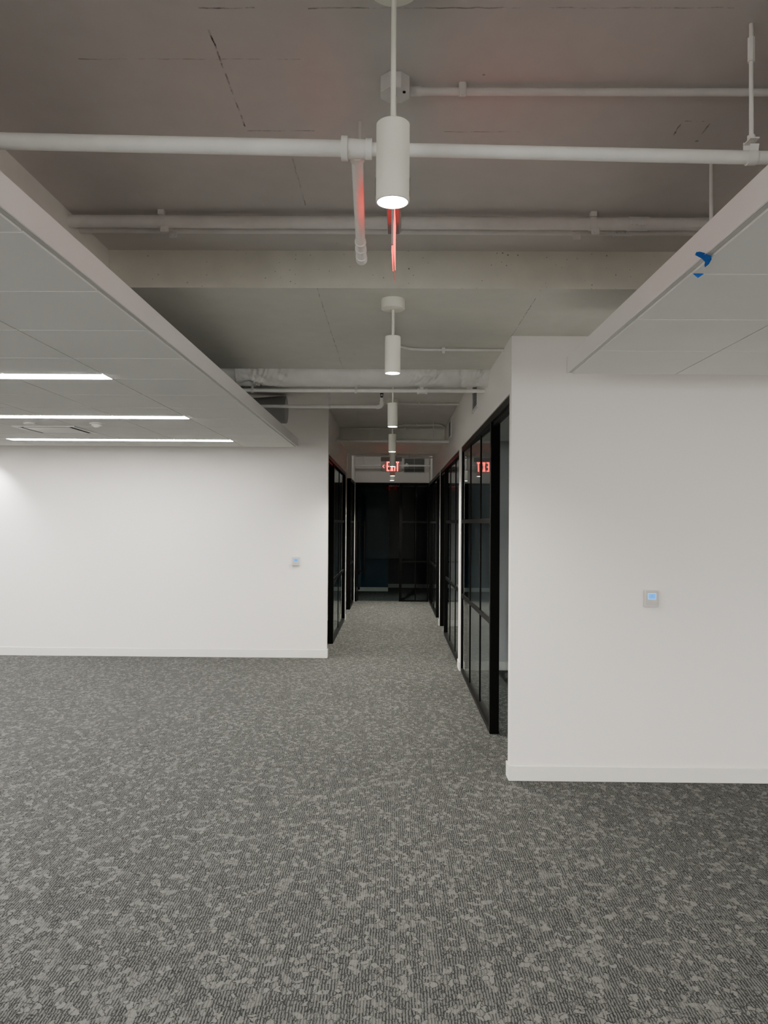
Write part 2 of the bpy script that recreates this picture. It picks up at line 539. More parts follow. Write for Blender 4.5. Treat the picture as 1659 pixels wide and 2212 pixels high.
partition('black framed glass office front beside the blank white wall with the larger thermostat', 1, 5.222, 8.873,
          [(5.222, 5.250), (6.235, 6.290), (8.835, 8.873)], (7.21, 8.05), (5.25, 6.235), (6.29, 8.835), 7.0, lean=0.014)
partition('black framed glass office front between the two thin white piers of the corridor', 1, 9.127, 12.798,
          [(9.127, 9.160), (11.735, 11.785), (12.755, 12.798)], (10.01, 10.91), (11.785, 12.755), (9.16, 11.735), 10.5)
partition('farthest black framed glass office front, meeting the dark end door wall', 1, 12.867, 16.70,
          [(12.867, 12.895), (13.910, 13.960), (16.60, 16.70)], (15.07, 15.98), (12.895, 13.91), (13.96, 16.60), 15.0)
partition('black framed glass office front opposite, just past the long white wall corner', -1, YL + TH + 0.005, 13.418,
          [(YL + TH + 0.005, YL + TH + 0.03), (10.790, 10.845), (13.385, 13.418)], (12.16,), (YL + TH + 0.03, 10.79), (10.845, 13.385), 11.5)
partition('short narrow black framed glass panel between the side passage and the end door', -1, 15.075, 16.598,
          [(15.075, 15.130), (16.565, 16.598)], (15.87,), None, (15.13, 16.565), 15.8)

# end of the corridor: glazed sidelight and a big pull-handled glass door
t = thing('glass_partition', 'black framed glass sidelight next to the dark door at the corridor end', 'glass partition', (0.5, 16.70, 0), 'black framed glass office fronts')
fr = MB().box(0.145, XR - 0.002, 16.702, 16.738, ZG - 0.055, ZG)
fr.box(0.20, XR - 0.002, 16.702, 16.738, 0, 0.035)
fr.build('frame', M['black'], t, smooth=False)
for a, b in ((0.145, 0.205), (0.750, XR - 0.002)):
    MB().box(a, b, 16.702, 16.738, 0, ZG - 0.055).build('post', M['black'], t, smooth=False)
MB().box(0.490, 0.512, 16.708, 16.732, 0.035, ZG - 0.055).build('mullion', M['black'], t, smooth=False)
for z in (0.870, 1.728):
    MB().box(0.205, 0.750, 16.706, 16.734, z - 0.020, z + 0.020).build('rail', M['black'], t, smooth=False)
MB().quad((0.2, 16.72, 0.02), (0.76, 16.72, 0.02), (0.76, 16.72, ZG - 0.03), (0.2, 16.72, ZG - 0.03)).build('pane', M['glass'], t, smooth=False)

d = bpy.data.objects.new('door_1', None); COL.objects.link(d); d.location = (-0.3, 16.72, 0); d['kind'] = 'structure'
OFF[d.name] = Vector(d.location)
fr = MB().box(XL + 0.002, 0.143, 16.702, 16.738, ZG - 0.055, ZG)
fr.box(XL + 0.002, -0.765, 16.690, 16.738, 0, ZG - 0.055)
fr.build('door_frame', M['black'], d, smooth=False)
MB().quad((-0.76, 16.722, 0.012), (0.14, 16.722, 0.012), (0.14, 16.722, ZG - 0.06), (-0.76, 16.722, ZG - 0.06)).build('pane', M['glass'], d, smooth=False)
MB().box(-0.755, -0.738, 16.715, 16.729, 0.012, ZG - 0.06).build('door_stile', M['black'], d, smooth=False)
h = MB()
h.box(-0.735, -0.705, 16.690, 16.715, 0.58, 1.73)
h.box(-0.618, -0.588, 16.625, 16.655, 0.58, 1.73)
h.box(-0.735, -0.588, 16.645, 16.660, 0.640, 0.665)
h.box(-0.735, -0.588, 16.645, 16.660, 1.640, 1.665)
h.box(-0.735, -0.705, 16.655, 16.700, 0.640, 0.665)
h.box(-0.735, -0.705, 16.655, 16.700, 1.640, 1.665)
h.build('pull_handle', M['black'], d, smooth=False)
for z in (0.28, 1.28, 2.25):
    MB().box(-0.745, -0.700, 16.700, 16.716, z - 0.03, z + 0.03, bevel=0.004).build('hinge', M['black'], d)

# ------------------------------------------------------------------ suspended tile clouds
ZC = 2.592
def cloud(label, x_edge, dirx, x_far, y_near, y_far, loc):
    t = thing('ceiling_cloud', label, 'ceiling panel', loc)
    xa, xb = min(x_edge, x_far), max(x_edge, x_far)
    top = ZC + 0.098
    # painted edge fascia, a thin channel all round
    fa = MB()
    e1 = x_edge + dirx * 0.006
    fa.box(min(x_edge, e1), max(x_edge, e1), y_near, y_far, ZC, top)
    fa.box(xa, xb, y_far - 0.006, y_far, ZC, top)
    fa.box(min(e1, x_edge + dirx * 0.025), max(e1, x_edge + dirx * 0.025), y_near, y_far, top - 0.004, top)
    fa.build('fascia', M['fascia'], t, smooth=False)
    # lower trim flange between fascia and tiles
    f0, f1 = x_edge + dirx * 0.009, x_edge + dirx * 0.0275
    tr = MB().box(min(f0, f1), max(f0, f1), y_near, y_far - 0.010, ZC + 0.0015, ZC + 0.0095)
    tr.build('edge_trim', M['grid'], t, smooth=False)
    # tegular tiles with sunk joints
    ti = MB()
    start = x_edge + dirx * 0.0285
    k = 0
    g = 0.0040
    while abs(start + dirx * 0.61 * k - x_edge) < abs(x_far - x_edge) - 0.6:
        c0 = start + dirx * 0.61 * k
        c1 = c0 + dirx * 0.61
        lo, hi = min(c0, c1) + g, max(c0, c1) - g
        if k == 0:
            lo, hi = (lo - g, hi) if dirx > 0 else (lo, hi + g)
        y = y_far - 0.013
        while y - 0.61 > y_near:
            ti.box(lo, hi, y - 0.61 + g * 1.1, y - g * 1.1 if y < y_far - 0.1 else y, ZC - 0.006, ZC + 0.022)
            y -= 0.61
        k += 1
    ti.build('tile_field', M['tile'], t, smooth=False)
    bk = MB().box(xa + 0.008, xb - 0.008, y_near, y_far - 0.008, ZC + 0.010, ZC + 0.016)
    bk.build('grid', M['grid_dim'], t, smooth=False)
    return t
cl_left = cloud('large suspended white tile ceiling panel carrying the three glowing light strips', -1.128, -1, -8.9, -3.2, 9.083, (-4.0, 4.0, ZC))
cl_right = cloud('smaller suspended white tile ceiling panel with blue tape on its edge', 1.031, 1, 7.5, -3.2, 4.578, (3.0, 2.0, ZC))
MB().cyl((1.265, 3.07, ZC + 0.09), (1.265, 3.07, ZH), 0.0075, seg=12).build('hanger_rod', M['pipe_dull'], cl_right)

# linear lights flush in the tiles
def linear_light(xc, yc, label):
    t = thing('linear_light', label, 'light', (xc, yc, ZC), 'linear light strips in the tile ceiling')
    L, W = 2.44, 0.150
    MB().box(xc - L / 2, xc + L / 2, yc - W / 2, yc + W / 2, ZC - 0.0105, ZC - 0.0062).build('diffuser', M['strip'], t, smooth=False)
    fr = MB()
    for s in (-1, 1):
        fr.box(xc - L / 2 - 0.004, xc + L / 2 + 0.004, yc + s * (W / 2 + 0.002) - 0.002, yc + s * (W / 2 + 0.002) + 0.002, ZC - 0.009, ZC - 0.0062)
        fr.box(xc + s * (L / 2 + 0.002) - 0.002, xc + s * (L / 2 + 0.002) + 0.002, yc - W / 2, yc + W / 2, ZC - 0.009, ZC - 0.0062)
    fr.build('frame', M['trimmetal'], t, smooth=False)
    return t
l0 = linear_light(-2.985, 8.375, 'white light strip shown whole, closest to the long white wall')
dup(l0, (-2.985, 6.545, ZC), 'white light strip second from the long white wall, in front of the square diffuser')
dup(l0, (-2.985, 4.715, ZC), 'shortest showing white light strip, third from the long white wall')
for yy in (2.885, 1.055, -0.775):  # unseen strips added to even out the room light
    dup(l0, (-2.985, yy, ZC), 'white light strip in the large tile panel, outside the photo near the camera')
for yy in (8.375, 6.545, 4.715, 2.885):  # second row out of view, added for more light from the left
    dup(l0, (-6.02, yy, ZC), 'white light strip in the large tile panel, outside the photo towards the far side')
for yy in (0.83, -1.00):  # unseen strips added to brighten the right wall
    for xx in (3.50, 6.00):
        dup(l0, (xx, yy, ZC), 'white light strip in the smaller tile panel, outside the photo')

# diffuser, detector and speaker disc on the large tile panel
t = thing('air_diffuser', 'square white plaque air diffuser between two light strips', 'air vent', (-3.29, 7.47, ZC))
fr = MB()
x0, x1, y0, y1 = -3.586, -2.996, 7.175, 7.765
z0 = ZC - 0.0065
for (a, b, c, dd) in ((x0, x1, y0, y0 + 0.035), (x0, x1, y1 - 0.035, y1), (x0, x0 + 0.035, y0 + 0.035, y1 - 0.035), (x1 - 0.035, x1, y0 + 0.035, y1 - 0.035)):
    fr.box(a, b, c, dd, z0 - 0.008, z0)
fr.build('frame', M['trimmetal'], t, smooth=False)
MB().box(x0 + 0.035, x1 - 0.035, y0 + 0.035, y1 - 0.035, z0 - 0.002, z0 - 0.0005).build('throat', M['void'], t, smooth=False)
MB().box(x0 + 0.075, x1 - 0.075, y0 + 0.075, y1 - 0.075, z0 - 0.009, z0 - 0.004, bevel=0.0015).build('plaque', M['trimmetal'], t)
MB().box(x0 + 0.28, x0 + 0.31, y0 + 0.28, y0 + 0.31, z0 - 0.0045, z0 - 0.001).build('stem', M['louver'], t, smooth=False)
t = thing('smoke_detector', 'round white smoke detector with stepped cap on the tiles', 'smoke detector', (-2.703, 6.978, ZC))
MB().lathe([(0.0, -0.0062), (0.068, -0.0062), (0.068, -0.014), (0.058, -0.020), (0.0, -0.020)], (-2.703, 6.978, ZC)).build('base', M['plastic'], t)
MB().lathe([(0.0, -0.0201), (0.046, -0.0201), (0.050, -0.026), (0.030, -0.044), (0.0, -0.048)], (-2.703, 6.978, ZC)).build('cap', M['plastic'], t)
t = thing('ceiling_disc', 'plain flat round white ceiling disc beside the square diffuser', 'ceiling disc', (-3.309, 6.956, ZC))
MB().lathe([(0.0, -0.0062), (0.056, -0.0062), (0.056, -0.018), (0.051, -0.022), (0.0, -0.023)], (-3.309, 6.956, ZC)).build('cover', M['plastic'], t)

# blue tape tags on the smaller panel
t1 = MB()
def strip(mb, rows):
    prev = None
    for a, b in rows:
        va, vb = mb.b.verts.new(a), mb.b.verts.new(b)
        if prev:
            mb.b.faces.new((prev[0], prev[1], vb, va))
        prev = (va, vb)
strip(t1, [((1.0035, 2.556, 2.6000), (1.0030, 2.564, 2.5935)), ((1.014, 2.552, 2.6005), (1.014, 2.570, 2.5905)), ((1.0290, 2.548, 2.5945), (1.0295, 2.578, 2.5870)),
           ((1.0385, 2.546, 2.5880), (1.0390, 2.586, 2.5835)), ((1.0500, 2.548, 2.5850), (1.0470, 2.592, 2.5800)), ((1.0590, 2.566, 2.5800), (1.0500, 2.604, 2.5720)), ((1.0600, 2.590, 2.5720), (1.0555, 2.612, 2.5680))])
o = t1.build('masking_tape', M['tape']); tag(o, 'crumpled blue masking tape tag wrapped over the panel edge', 'tape', 'blue tape tags')
t2 = MB()
strip(t2, [((1.064, 2.736, 2.5900), (1.065, 2.737, 2.5850)), ((1.082, 2.735, 2.5900), (1.083, 2.742, 2.5735)), ((1.101, 2.736, 2.5900), (1.100, 2.737, 2.5850))])
o = t2.build('masking_tape', M['tape']); tag(o, 'small triangular blue masking tape tag in a tile joint', 'tape', 'blue tape tags')

# ------------------------------------------------------------------ pendant cylinders
PZ = 2.53
t = thing('pendant_light', 'largest cream cylinder pendant, its glowing lens over the red exit plate', 'pendant light', (-0.006, 2.0, PZ), 'cream cylinder pendant lights down the corridor')
px, py = -0.006, 2.0
def pendant_parts(t, px, py, zc):
    MB().lathe([(0.0, zc - 0.058), (0.060, zc - 0.058), (0.066, zc - 0.054), (0.067, zc - 0.0005), (0.0, zc - 0.0005)], (px, py, 0)).build('canopy', M['pendant'], t)
    MB().cyl((px, py, PZ + 0.205), (px, py, zc - 0.058), 0.0068, seg=16).build('rod', M['pendant'], t)
    MB().lathe([(0.0, 0.207), (0.041, 0.207), (0.0438, 0.2045), (0.0438, 0.001), (0.0400, 0.0), (0.0400, 0.010), (0.0, 0.010)], (px, py, PZ), 48).build('housing', M['pendant'], t)
    MB().lathe([(0.0, 0.0025), (0.0398, 0.0025), (0.0398, 0.0095), (0.0, 0.0095)], (px, py, PZ), 48).build('lens', M['lens'], t)
pendant_parts(t, px, py, ZH)
high = t
dup(high, (-0.006, 6.665, PZ), 'third cream cylinder pendant from the open room, below the pipes behind the drop beam', 'cream cylinder pendant lights down the corridor')
dup(high, (-0.010, 8.995, PZ), 'fourth cream cylinder pendant from the open room, its round canopy beside a conduit', 'cream cylinder pendant lights down the corridor')
dup(high, (-0.006, 11.335, PZ), 'fifth cream cylinder pendant, hiding the middle of the far exit sign', 'cream cylinder pendant lights down the corridor')
t = thing('pendant_light', 'second cream cylinder pendant on a short rod under the wide drop beam', 'pendant light', (-0.006, 4.29, PZ), 'cream cylinder pendant lights down the corridor')
pendant_parts(t, -0.006, 4.29, ZL)
low = t
dup(low, (-0.006, 13.55, PZ), 'sixth cream cylinder pendant, small and just under the far exit sign', 'cream cylinder pendant lights down the corridor')
dup(high, (-0.015, 15.60, PZ + 0.035), 'seventh and smallest cream cylinder pendant, low against the end wall', 'cream cylinder pendant lights down the corridor')
for (y, e) in ((2.0, 9), (4.29, 10), (6.665, 16), (8.995, 20), (11.335, 19), (13.55, 21), (15.60, 30)):
    ld = bpy.data.lights.new('pendant_lamp', 'SPOT')
    ld.energy = e * PEND
    ld.color = (1.0, 0.96, 0.82)
    ld.spot_size = R(140); ld.spot_blend = 0.8; ld.shadow_soft_size = 0.03
    lo = bpy.data.objects.new('pendant_lamp', ld); COL.objects.link(lo)
    lo.location = (-0.006, y, PZ - 0.004 + (0.035 if y > 15 else 0))

ld = bpy.data.lights.new('wall_washer', 'SPOT')
ld.energy = 130; ld.color = (1.0, 0.97, 0.93); ld.spot_size = R(100); ld.spot_blend = 1.0; ld.shadow_soft_size = 0.05
lo = bpy.data.objects.new('wall_washer', ld); COL.objects.link(lo); lo.location = (-5.06, 9.42, ZC - 0.03)
ld = bpy.data.lights.new('cove_lamp', 'AREA')  # added lamp, hidden behind the bulkhead, that lifts the end wall
ld.shape = 'RECTANGLE'; ld.size = 1.2; ld.size_y = 0.06; ld.energy = 1.3; ld.color = (1.0, 0.98, 0.93)
lo = bpy.data.objects.new('cove_lamp', ld); COL.objects.link(lo); lo.location = (0.0, 15.26, 3.08); lo.rotation_euler = (R(62), 0, 0)
# ------------------------------------------------------------------ exit signs
def letters(mb, fn, w=0.205, h=0.160, s=0.021):
    """EXIT as strokes in a w x h box; fn(u, v, k) maps to space"""
    lw = w / 4.0
    def bar(u0, u1, v0, v1):
        mb.prism([(u0, v0), (u1, v0), (u1, v1), (u0, v1)], fn)
    x = 0.0
    bar(x, x + s, 0, h)
    for v in (0, h / 2 - s / 2, h - s):
        bar(x + s, x + (0.048 if v != h / 2 - s / 2 else 0.042), v, v + s)
    x = 0.062
    k = s * 1.15
    mb.prism([(x, 0), (x + k, 0), (x + 0.054, h), (x + 0.054 - k, h)], fn)
    mb.prism([(x + 0.054 - k, 0), (x + 0.054, 0), (x + 0.0275 + k * 0.45, h / 2 - 0.003), (x + 0.0275 - k * 0.45, h / 2 - 0.003)], fn)
    mb.prism([(x + 0.0275 - k * 0.45, h / 2 + 0.003), (x + 0.0275 + k * 0.45, h / 2 + 0.003), (x + k, h), (x, h)], fn)
    x = 0.128
    bar(x, x + s, 0, h)
    x = 0.158
    bar(x, x + 0.052, h - s, h)
    bar(x + 0.0155, x + 0.0155 + s, 0, h - s)
def chevron(mb, fn, u, v, sgn):
    mb.prism([(u, v), (u - sgn * -0.032, v + 0.034), (u - sgn * -0.032, v + 0.022), (u - sgn * -0.014, v), (u - sgn * -0.032, v - 0.022), (u - sgn * -0.032, v - 0.034)], fn)

# near sign, edge-on under the slab, long side running down the corridor
t = thing('exit_sign', 'edge-on red exit sign plate hanging behind the largest pendant', 'exit sign', (-0.004, 2.57, 2.56), 'red lettered exit signs')
X0 = -0.004
MB().lathe([(0.010, 2.785), (0.010, 3.09)], (X0, 2.50, 0), 16).build('stem', M['pipe_dull'], t)
hs = MB()
hs.prism([(-0.024, 2.742), (0.016, 2.742), (0.024, 2.752), (0.024, 2.788), (-0.024, 2.788)], lambda u, v, k: (X0 + u + 0.004 * k, 2.375 + k * 0.405, v))
hs.box(X0 - 0.057, X0 + 0.051, 2.372, 2.412, 2.722, 2.764)
hs.build('housing', M['housing_grey'], t, smooth=False)
xs = lambda y: -0.0072 + (y - 2.39) / 0.36 * 0.0085
MB().prism([(2.392, 2.560), (2.755, 2.560), (2.755, 2.742), (2.392, 2.742)], lambda u, v, k: (xs(u) - 0.0025 + 0.005 * k, u, v)).build('plate', M['acrylic'], t, smooth=False)
MB().prism([(2.384, 2.560), (2.392, 2.560), (2.392, 2.742), (2.384, 2.742)], lambda u, v, k: (xs(u) - 0.0027 + 0.0054 * k, u, v)).build('plate_edge', M['louver'], t, smooth=False)
lt = MB()
letters(lt, lambda u, v, k: (xs(2.47 + u) + 0.0027 + k * 0.002, 2.47 + u, 2.572 + v))
letters(lt, lambda u, v, k: (xs(2.675 - u) - 0.0027 - k * 0.002, 2.675 - u, 2.572 + v))
lt.build('lettering', M['red'], t, smooth=False)
# far sign, facing the room
t = thing('exit_sign', 'far red EXIT sign with arrow facing the room above the corridor', 'exit sign', (-0.03, 13.0, 2.56), 'red lettered exit signs')
MB().lathe([(0.010, 2.815), (0.010, ZL)], (-0.03, 13.0, 0), 16).build('stem', M['pipe_dull'], t)
MB().box(-0.205, 0.150, 12.975, 13.025, 2.742, 2.815, bevel=0.004).build('housing', M['louver'], t)
MB().box(-0.200, 0.145, 12.997, 13.003, 2.560, 2.742).build('plate', M['acrylic'], t, smooth=False)
lt = MB()
letters(lt, lambda u, v, k: (-0.108 + u, 12.9965 - k * 0.003, 2.577 + v))
chevron(lt, lambda u, v, k: (u, 12.9965 - k * 0.003, v), -0.178, 2.657, 1)
lt.build('lettering', M['red'], t, smooth=False)

# ------------------------------------------------------------------ octagonal box and its conduit
t = thing('junction_box', 'octagonal white junction box on the slab behind the pendant rod', 'junction box', (0, 2.50, ZH))
ob = MB()
poly = [(0.047 / math.cos(R(22.5)) * math.cos(R(22.5 + 45 * k)), 0.047 / math.cos(R(22.5)) * math.sin(R(22.5 + 45 * k))) for k in range(8)]
ob.prism(poly, lambda u, v, k: (u - 0.002, 2.50 + v, ZH - 0.052 * (1 - k) - 0.0005 * k))
ob.build('box', M['pipe_dull'], t, smooth=False)
MB().cyl((0.028, 2.478, ZH - 0.0525), (0.028, 2.478, ZH - 0.056), 0.005, seg=10).build('screw', M['void'], t)

def clip(t, x, y, r, mat='pipe_dull', ztop=ZH, tail=0.022):
    """one-hole strap over a conduit that runs along X"""
    mb = MB()
    w0 = 0.013
    prof = [(-r - 0.003, 0.0)]
    zc = -r - 0.010
    for k in range(0, 13):
        a = R(180 + k * 15)
        prof.append(((r + 0.0022) * math.cos(a), zc + (r + 0.0022) * math.sin(a)))
    prof += [(r + 0.0022, -0.004), (r + tail, -0.004)]
    inner = [(u * 0.93 if abs(u) <= r + 0.004 else u, v + 0.0022) for u, v in reversed(prof)]
    mb.prism(prof + inner, lambda u, v, k: (x - w0 + 2 * w0 * k, y + u, min(ztop - 0.0005, ztop + v)))
    mb.box(x - 0.010, x + 0.010, y - r - 0.0075, y - r - 0.0025, ztop - 2 * r - 0.024, ztop - 0.0005)
    mb.cyl((x, y - r - 0.008, ztop - 2 * r - 0.016), (x, y - r - 0.011, ztop - 2 * r - 0.016), 0.005, seg=10)
    mb.build('clip', M[mat], t, smooth=False)

def conduit(label, pts, r, clips=(), couplings=(), ztop=ZH, loc=None, mat='pipe_dull', cat='conduit', name='conduit'):
    t = thing(name, label, cat, loc or pts[0])
    MB().sweep(pts, r, 16).build('tube', M[mat], t)
    for x, y in clips:
        clip(t, x, y, r, mat, ztop)
    for a, b, y, z in couplings:
        mb = MB().cyl((a, y, z), (b, y, z), r + 0.0025, seg=20)
        mb.build('coupling', M[mat], t)
    return t
zc = ZH - 0.010 - 0.0125
conduit('thin painted conduit running from the octagonal junction box along the slab', [(0.048, 2.53, zc), (0.5, 2.532, zc), (4.5, 2.545, zc)], 0.0125,
        [(0.221, 2.531)], [(0.050, 0.085, 2.53, zc)])

# twin pipes under the slab in front of the drop beam
def big_clamp(t, x, y, r, zc_, mat='pipe'):
    mb = MB()
    a0, seg = 8, 26
    prof = []
    for k in range(seg + 1):
        a = R(100 + 260 * k / seg)
        prof.append((math.cos(a) * (r + 0.003), math.sin(a) * (r + 0.003)))
    inner = [(u * r / (r + 0.003), v * r / (r + 0.003)) for u, v in reversed(prof)]
    mb.prism(prof + inner, lambda u, v, k: (x - 0.014 + 0.028 * k, y + u, zc_ + v))
    mb.box(x - 0.014, x + 0.014, y - r - 0.006, y - r * 0.2, zc_ + r * 0.8, ZH - 0.0005)
    mb.box(x - 0.006, x + 0.030, y - r * 0.55, y - r * 0.25, zc_ - r - 0.024, zc_ - r * 0.85)
    mb.cyl((x + 0.008, y - r * 0.55, zc_ - r - 0.014), (x + 0.008, y - r * 0.55 - 0.004, zc_ - r - 0.014), 0.006, seg=10)
    mb.build('clamp', M[mat], t, smooth=False)
def sleeve(t, x0, x1, y, z, r, mat):
    mb = MB().cyl((x0, y, z), (x1, y, z), r + 0.003, seg=32)
    n = 4
    for k in range(n):
        xx = x0 + (x1 - x0) * (0.16 + 0.68 * k / (n - 1))
        a = R(215)
        p = Vector((xx, y + math.cos(a) * (r + 0.002), z + math.sin(a) * (r + 0.002)))
        q = Vector((xx, y + math.cos(a) * (r + 0.009), z + math.sin(a) * (r + 0.009)))
        mb.cyl(p, q, 0.006, seg=8)
    mb.build('coupling', M[mat], t)
zb = ZH - 0.016 - 0.029
t = thing('ceiling_pipe', 'thick painted pipe strapped under the slab before the pocked beam', 'pipe', (0, 3.585, zb))
MB().cyl((-1.53, 3.578, zb), (1.54, 3.595, zb), 0.029, seg=32).build('tube', M['pipe_dull'], t)
big_clamp(t, -1.09, 3.581, 0.029, zb, 'pipe_dull'); big_clamp(t, 0.925, 3.591, 0.029, zb, 'pipe_dull')
sleeve(t, 1.09, 1.185, 3.592, zb, 0.029, 'pipe_dull')
zb2 = 3.110
t = thing('ceiling_pipe', 'thinner painted pipe tucked behind the thick pipe before the pocked beam', 'pipe', (0, 3.705, zb2))
MB().cyl((-1.53, 3.698, zb2), (1.54, 3.713, zb2), 0.019, seg=24).build('tube', M['pipe_dull'], t)
big_clamp(t, -1.085, 3.700, 0.019, zb2, 'pipe_dull'); big_clamp(t, 0.868, 3.709, 0.019, zb2, 'pipe_dull')
sleeve(t, 1.06, 1.15, 3.711, zb2, 0.019, 'pipe_dull')

# ------------------------------------------------------------------ main sprinkler pipe crossing the room
FP = 2.22
fz = lambda x: 2.777 - 0.0205 * x
t = thing('sprinkler_pipe', 'long white sprinkler pipe crossing overhead behind the largest pendant, with tee branch', 'pipe', (-0.112, FP, fz(-0.112)))
MB().cyl((-3.6, FP, fz(-3.6)), (-0.150, FP, fz(-0.150)), 0.0233, seg=32).build('tube', M['pipe'], t)
MB().cyl((-0.074, FP, fz(-0.074)), (3.2, FP, fz(3.2)), 0.0188, seg=32).build('tube', M['pipe'], t)
te = MB()
te.cyl((-0.142, FP, fz(-0.142)), (-0.082, FP, fz(-0.082)), 0.0285, 0.0255, seg=32)
te.cyl((-0.156, FP, fz(-0.156)), (-0.138, FP, fz(-0.138)), 0.0345, seg=32)
te.cyl((-0.086, FP, fz(-0.086)), (-0.068, FP, fz(-0.068)), 0.0290, seg=32)
te.cyl((-0.112, FP + 0.015, 2.777), (-0.1125, FP + 0.052, 2.775), 0.0250, 0.0225, seg=28)
te.build('tee', M['pipe'], t)
MB().cyl((-0.1125, FP + 0.045, 2.775), (-0.132, 2.97, 2.771), 0.0178, seg=28).build('branch', M['pipe'], t)
co = MB()
co.cyl((-0.131, 2.93, 2.771), (-0.134, 3.135, 2.770), 0.0200, seg=28)
co.cyl((-0.131, 2.93, 2.771), (-0.1312, 2.945, 2.771), 0.0218, seg=28)
co.cyl((-0.1337, 3.085, 2.770), (-0.134, 3.135, 2.770), 0.0230, seg=28)
co.cyl((-0.1325, 3.00, 2.771), (-0.133, 3.03, 2.771), 0.0225, seg=28)
co.build('end_coupling', M['pipe'], t)

t = thing('pipe_hanger', 'long rod hanger with flat hook holding the sprinkler pipe over the smaller panel', 'pipe hanger', (1.03, FP, 2.8))
hx = 1.030
MB().cyl((hx, FP, 2.80), (hx, FP, ZH), 0.0062, seg=14).build('rod', M['pipe'], t)
MB().cyl((hx, FP, 3.035), (hx, FP, 3.105), 0.0105, seg=8).build('coupling_nut', M['pipe'], t)
hk = MB()
prof = []
rr = 0.0220
for k in range(25):
    a = R(-20 - 200 * k / 24)
    prof.append((math.cos(a) * rr, math.sin(a) * rr))
prof = [(rr + 0.002, 0.055), (rr + 0.001, 0.0)] + prof[1:] + [(-rr, 0.03)]
inner = [(u * 0.88, v * 0.9 + 0.001) for u, v in reversed(prof)]
hk.prism(prof + inner, lambda u, v, k: (hx - 0.013 + 0.026 * k, FP + u, fz(hx) + v))
hk.box(hx - 0.013, hx + 0.013, FP - rr - 0.001, FP + rr + 0.002, fz(hx) + 0.045, fz(hx) + 0.049)
hk.cyl((hx, FP, fz(hx) + 0.049), (hx, FP, fz(hx) + 0.064), 0.011, seg=6)
hk.build('hook', M['pipe'], t, smooth=False)
t = thing('pipe_hanger', 'short thin rod hanger over the tee branch of the sprinkler pipe', 'pipe hanger', (-0.128, 2.762, 2.8))
MB().cyl((-0.128, 2.762, 2.79), (-0.128, 2.762, ZH), 0.0055, seg=12).build('rod', M['pipe_dull'], t)
MB().cyl((-0.128, 2.762, 3.03), (-0.128, 2.762, 3.075), 0.0085, seg=6).build('coupling_nut', M['pipe_dull'], t)

# ------------------------------------------------------------------ corridor overhead services
z2 = ZL - 0.014
pts = [(-0.004, 4.36, z2), (-0.004, 5.22, z2)]
for k in range(9):
    a = R(180 - 90 * k / 8)
    pts.append((-0.004 + 0.23 + 0.23 * math.cos(a), 5.24 + 0.23 * math.sin(a), z2))
pts += [(0.45, 5.47, z2), (XR, 5.468, z2)]
conduit('thin bent conduit on the drop beam soffit beside the second pendant', pts, 0.0100, [(0.354, 5.47)], ztop=ZL)
conduit('thin conduit on the slab running from the fourth pendant canopy to the wall', [(0.055, 9.12, ZH - 0.022), (0.3, 9.2, ZH - 0.022), (XR, 9.2, ZH - 0.022)], 0.0120, [(0.31, 9.2)])
pts = [(0.06, 11.335, ZH - 0.020), (0.15, 11.17, ZH - 0.020), (0.66, 11.16, ZH - 0.020), (0.70, 11.20, ZH - 0.02), (XR, 11.52, ZH - 0.03)]
conduit('thin conduit bending down to the wall beyond the fifth pendant', pts, 0.0110, [(0.34, 11.16)])
conduit('straight thin conduit lying against the second drop beam', [(XL, 11.62, ZH - 0.02), (XR, 11.62, ZH - 0.02)], 0.0110, [(0.18, 11.62)])

def hanger(t, x, y, z, r, top=ZH):
    mb = MB()
    mb.cyl((x, y, z + r), (x, y, top), 0.005, seg=10)
    n = 20
    prof = [(math.cos(R(360 * k / n)) * (r + 0.004), math.sin(R(360 * k / n)) * (r + 0.004)) for k in range(n)]
    mb.prism(prof, lambda u, v, k: (x - 0.010 + 0.02 * k, y + u, z + v))
    mb.box(x - 0.010, x + 0.010, y - 0.004, y + 0.004, z + r, z + r + 0.06)
    mb.build('hanger', M['pipe_dull'], t, smooth=False)
t = thing('sprinkler_pipe', 'white sprinkler pipe with small upright tee just below the wrapped duct', 'pipe', (0, 6.62, 2.832))
MB().cyl((-2.4, 6.62, 2.832), (XR, 6.62, 2.838), 0.0165, seg=20).build('tube', M['pipe'], t)
te = MB().cyl((0.205, 6.62, 2.834), (0.290, 6.62, 2.834), 0.0225, seg=20)
te.cyl((0.203, 6.62, 2.834), (0.222, 6.62, 2.834), 0.028, seg=20).cyl((0.273, 6.62, 2.834), (0.292, 6.62, 2.834), 0.028, seg=20)
te.cyl((0.2475, 6.62, 2.834), (0.2475, 6.62, 2.884), 0.0215, seg=20)
te.build('tee', M['pipe'], t)
hanger(t, -0.325, 6.62, 2.832, 0.0165)
hanger(t, -1.22, 6.62, 2.830, 0.0165)
Y2 = 7.60
z = 2.845
t = thing('sprinkler_pipe', 'white sprinkler pipe ending in an elbow turned up by the third pendant', 'pipe', (-0.12, Y2, z))
MB().cyl((-2.8, Y2, z), (-0.150, Y2, z), 0.0165, seg=20).build('tube', M['pipe'], t)
pts = [(-0.165, Y2, z)]
for k in range(9):
    a = R(-90 + 90 * k / 8)
    pts.append((-0.150 + 0.034 * math.cos(a), Y2, z + 0.034 + 0.034 * math.sin(a)))
pts.append((-0.116, Y2, z + 0.050))
MB().sweep(pts, [0.024] + [0.021] * 9 + [0.024], 20).build('elbow', M['pipe'], t)
MB().cyl((-0.116, Y2, z + 0.045), (-0.116, Y2, z + 0.090), 0.0165, seg=16).build('riser', M['pipe'], t)
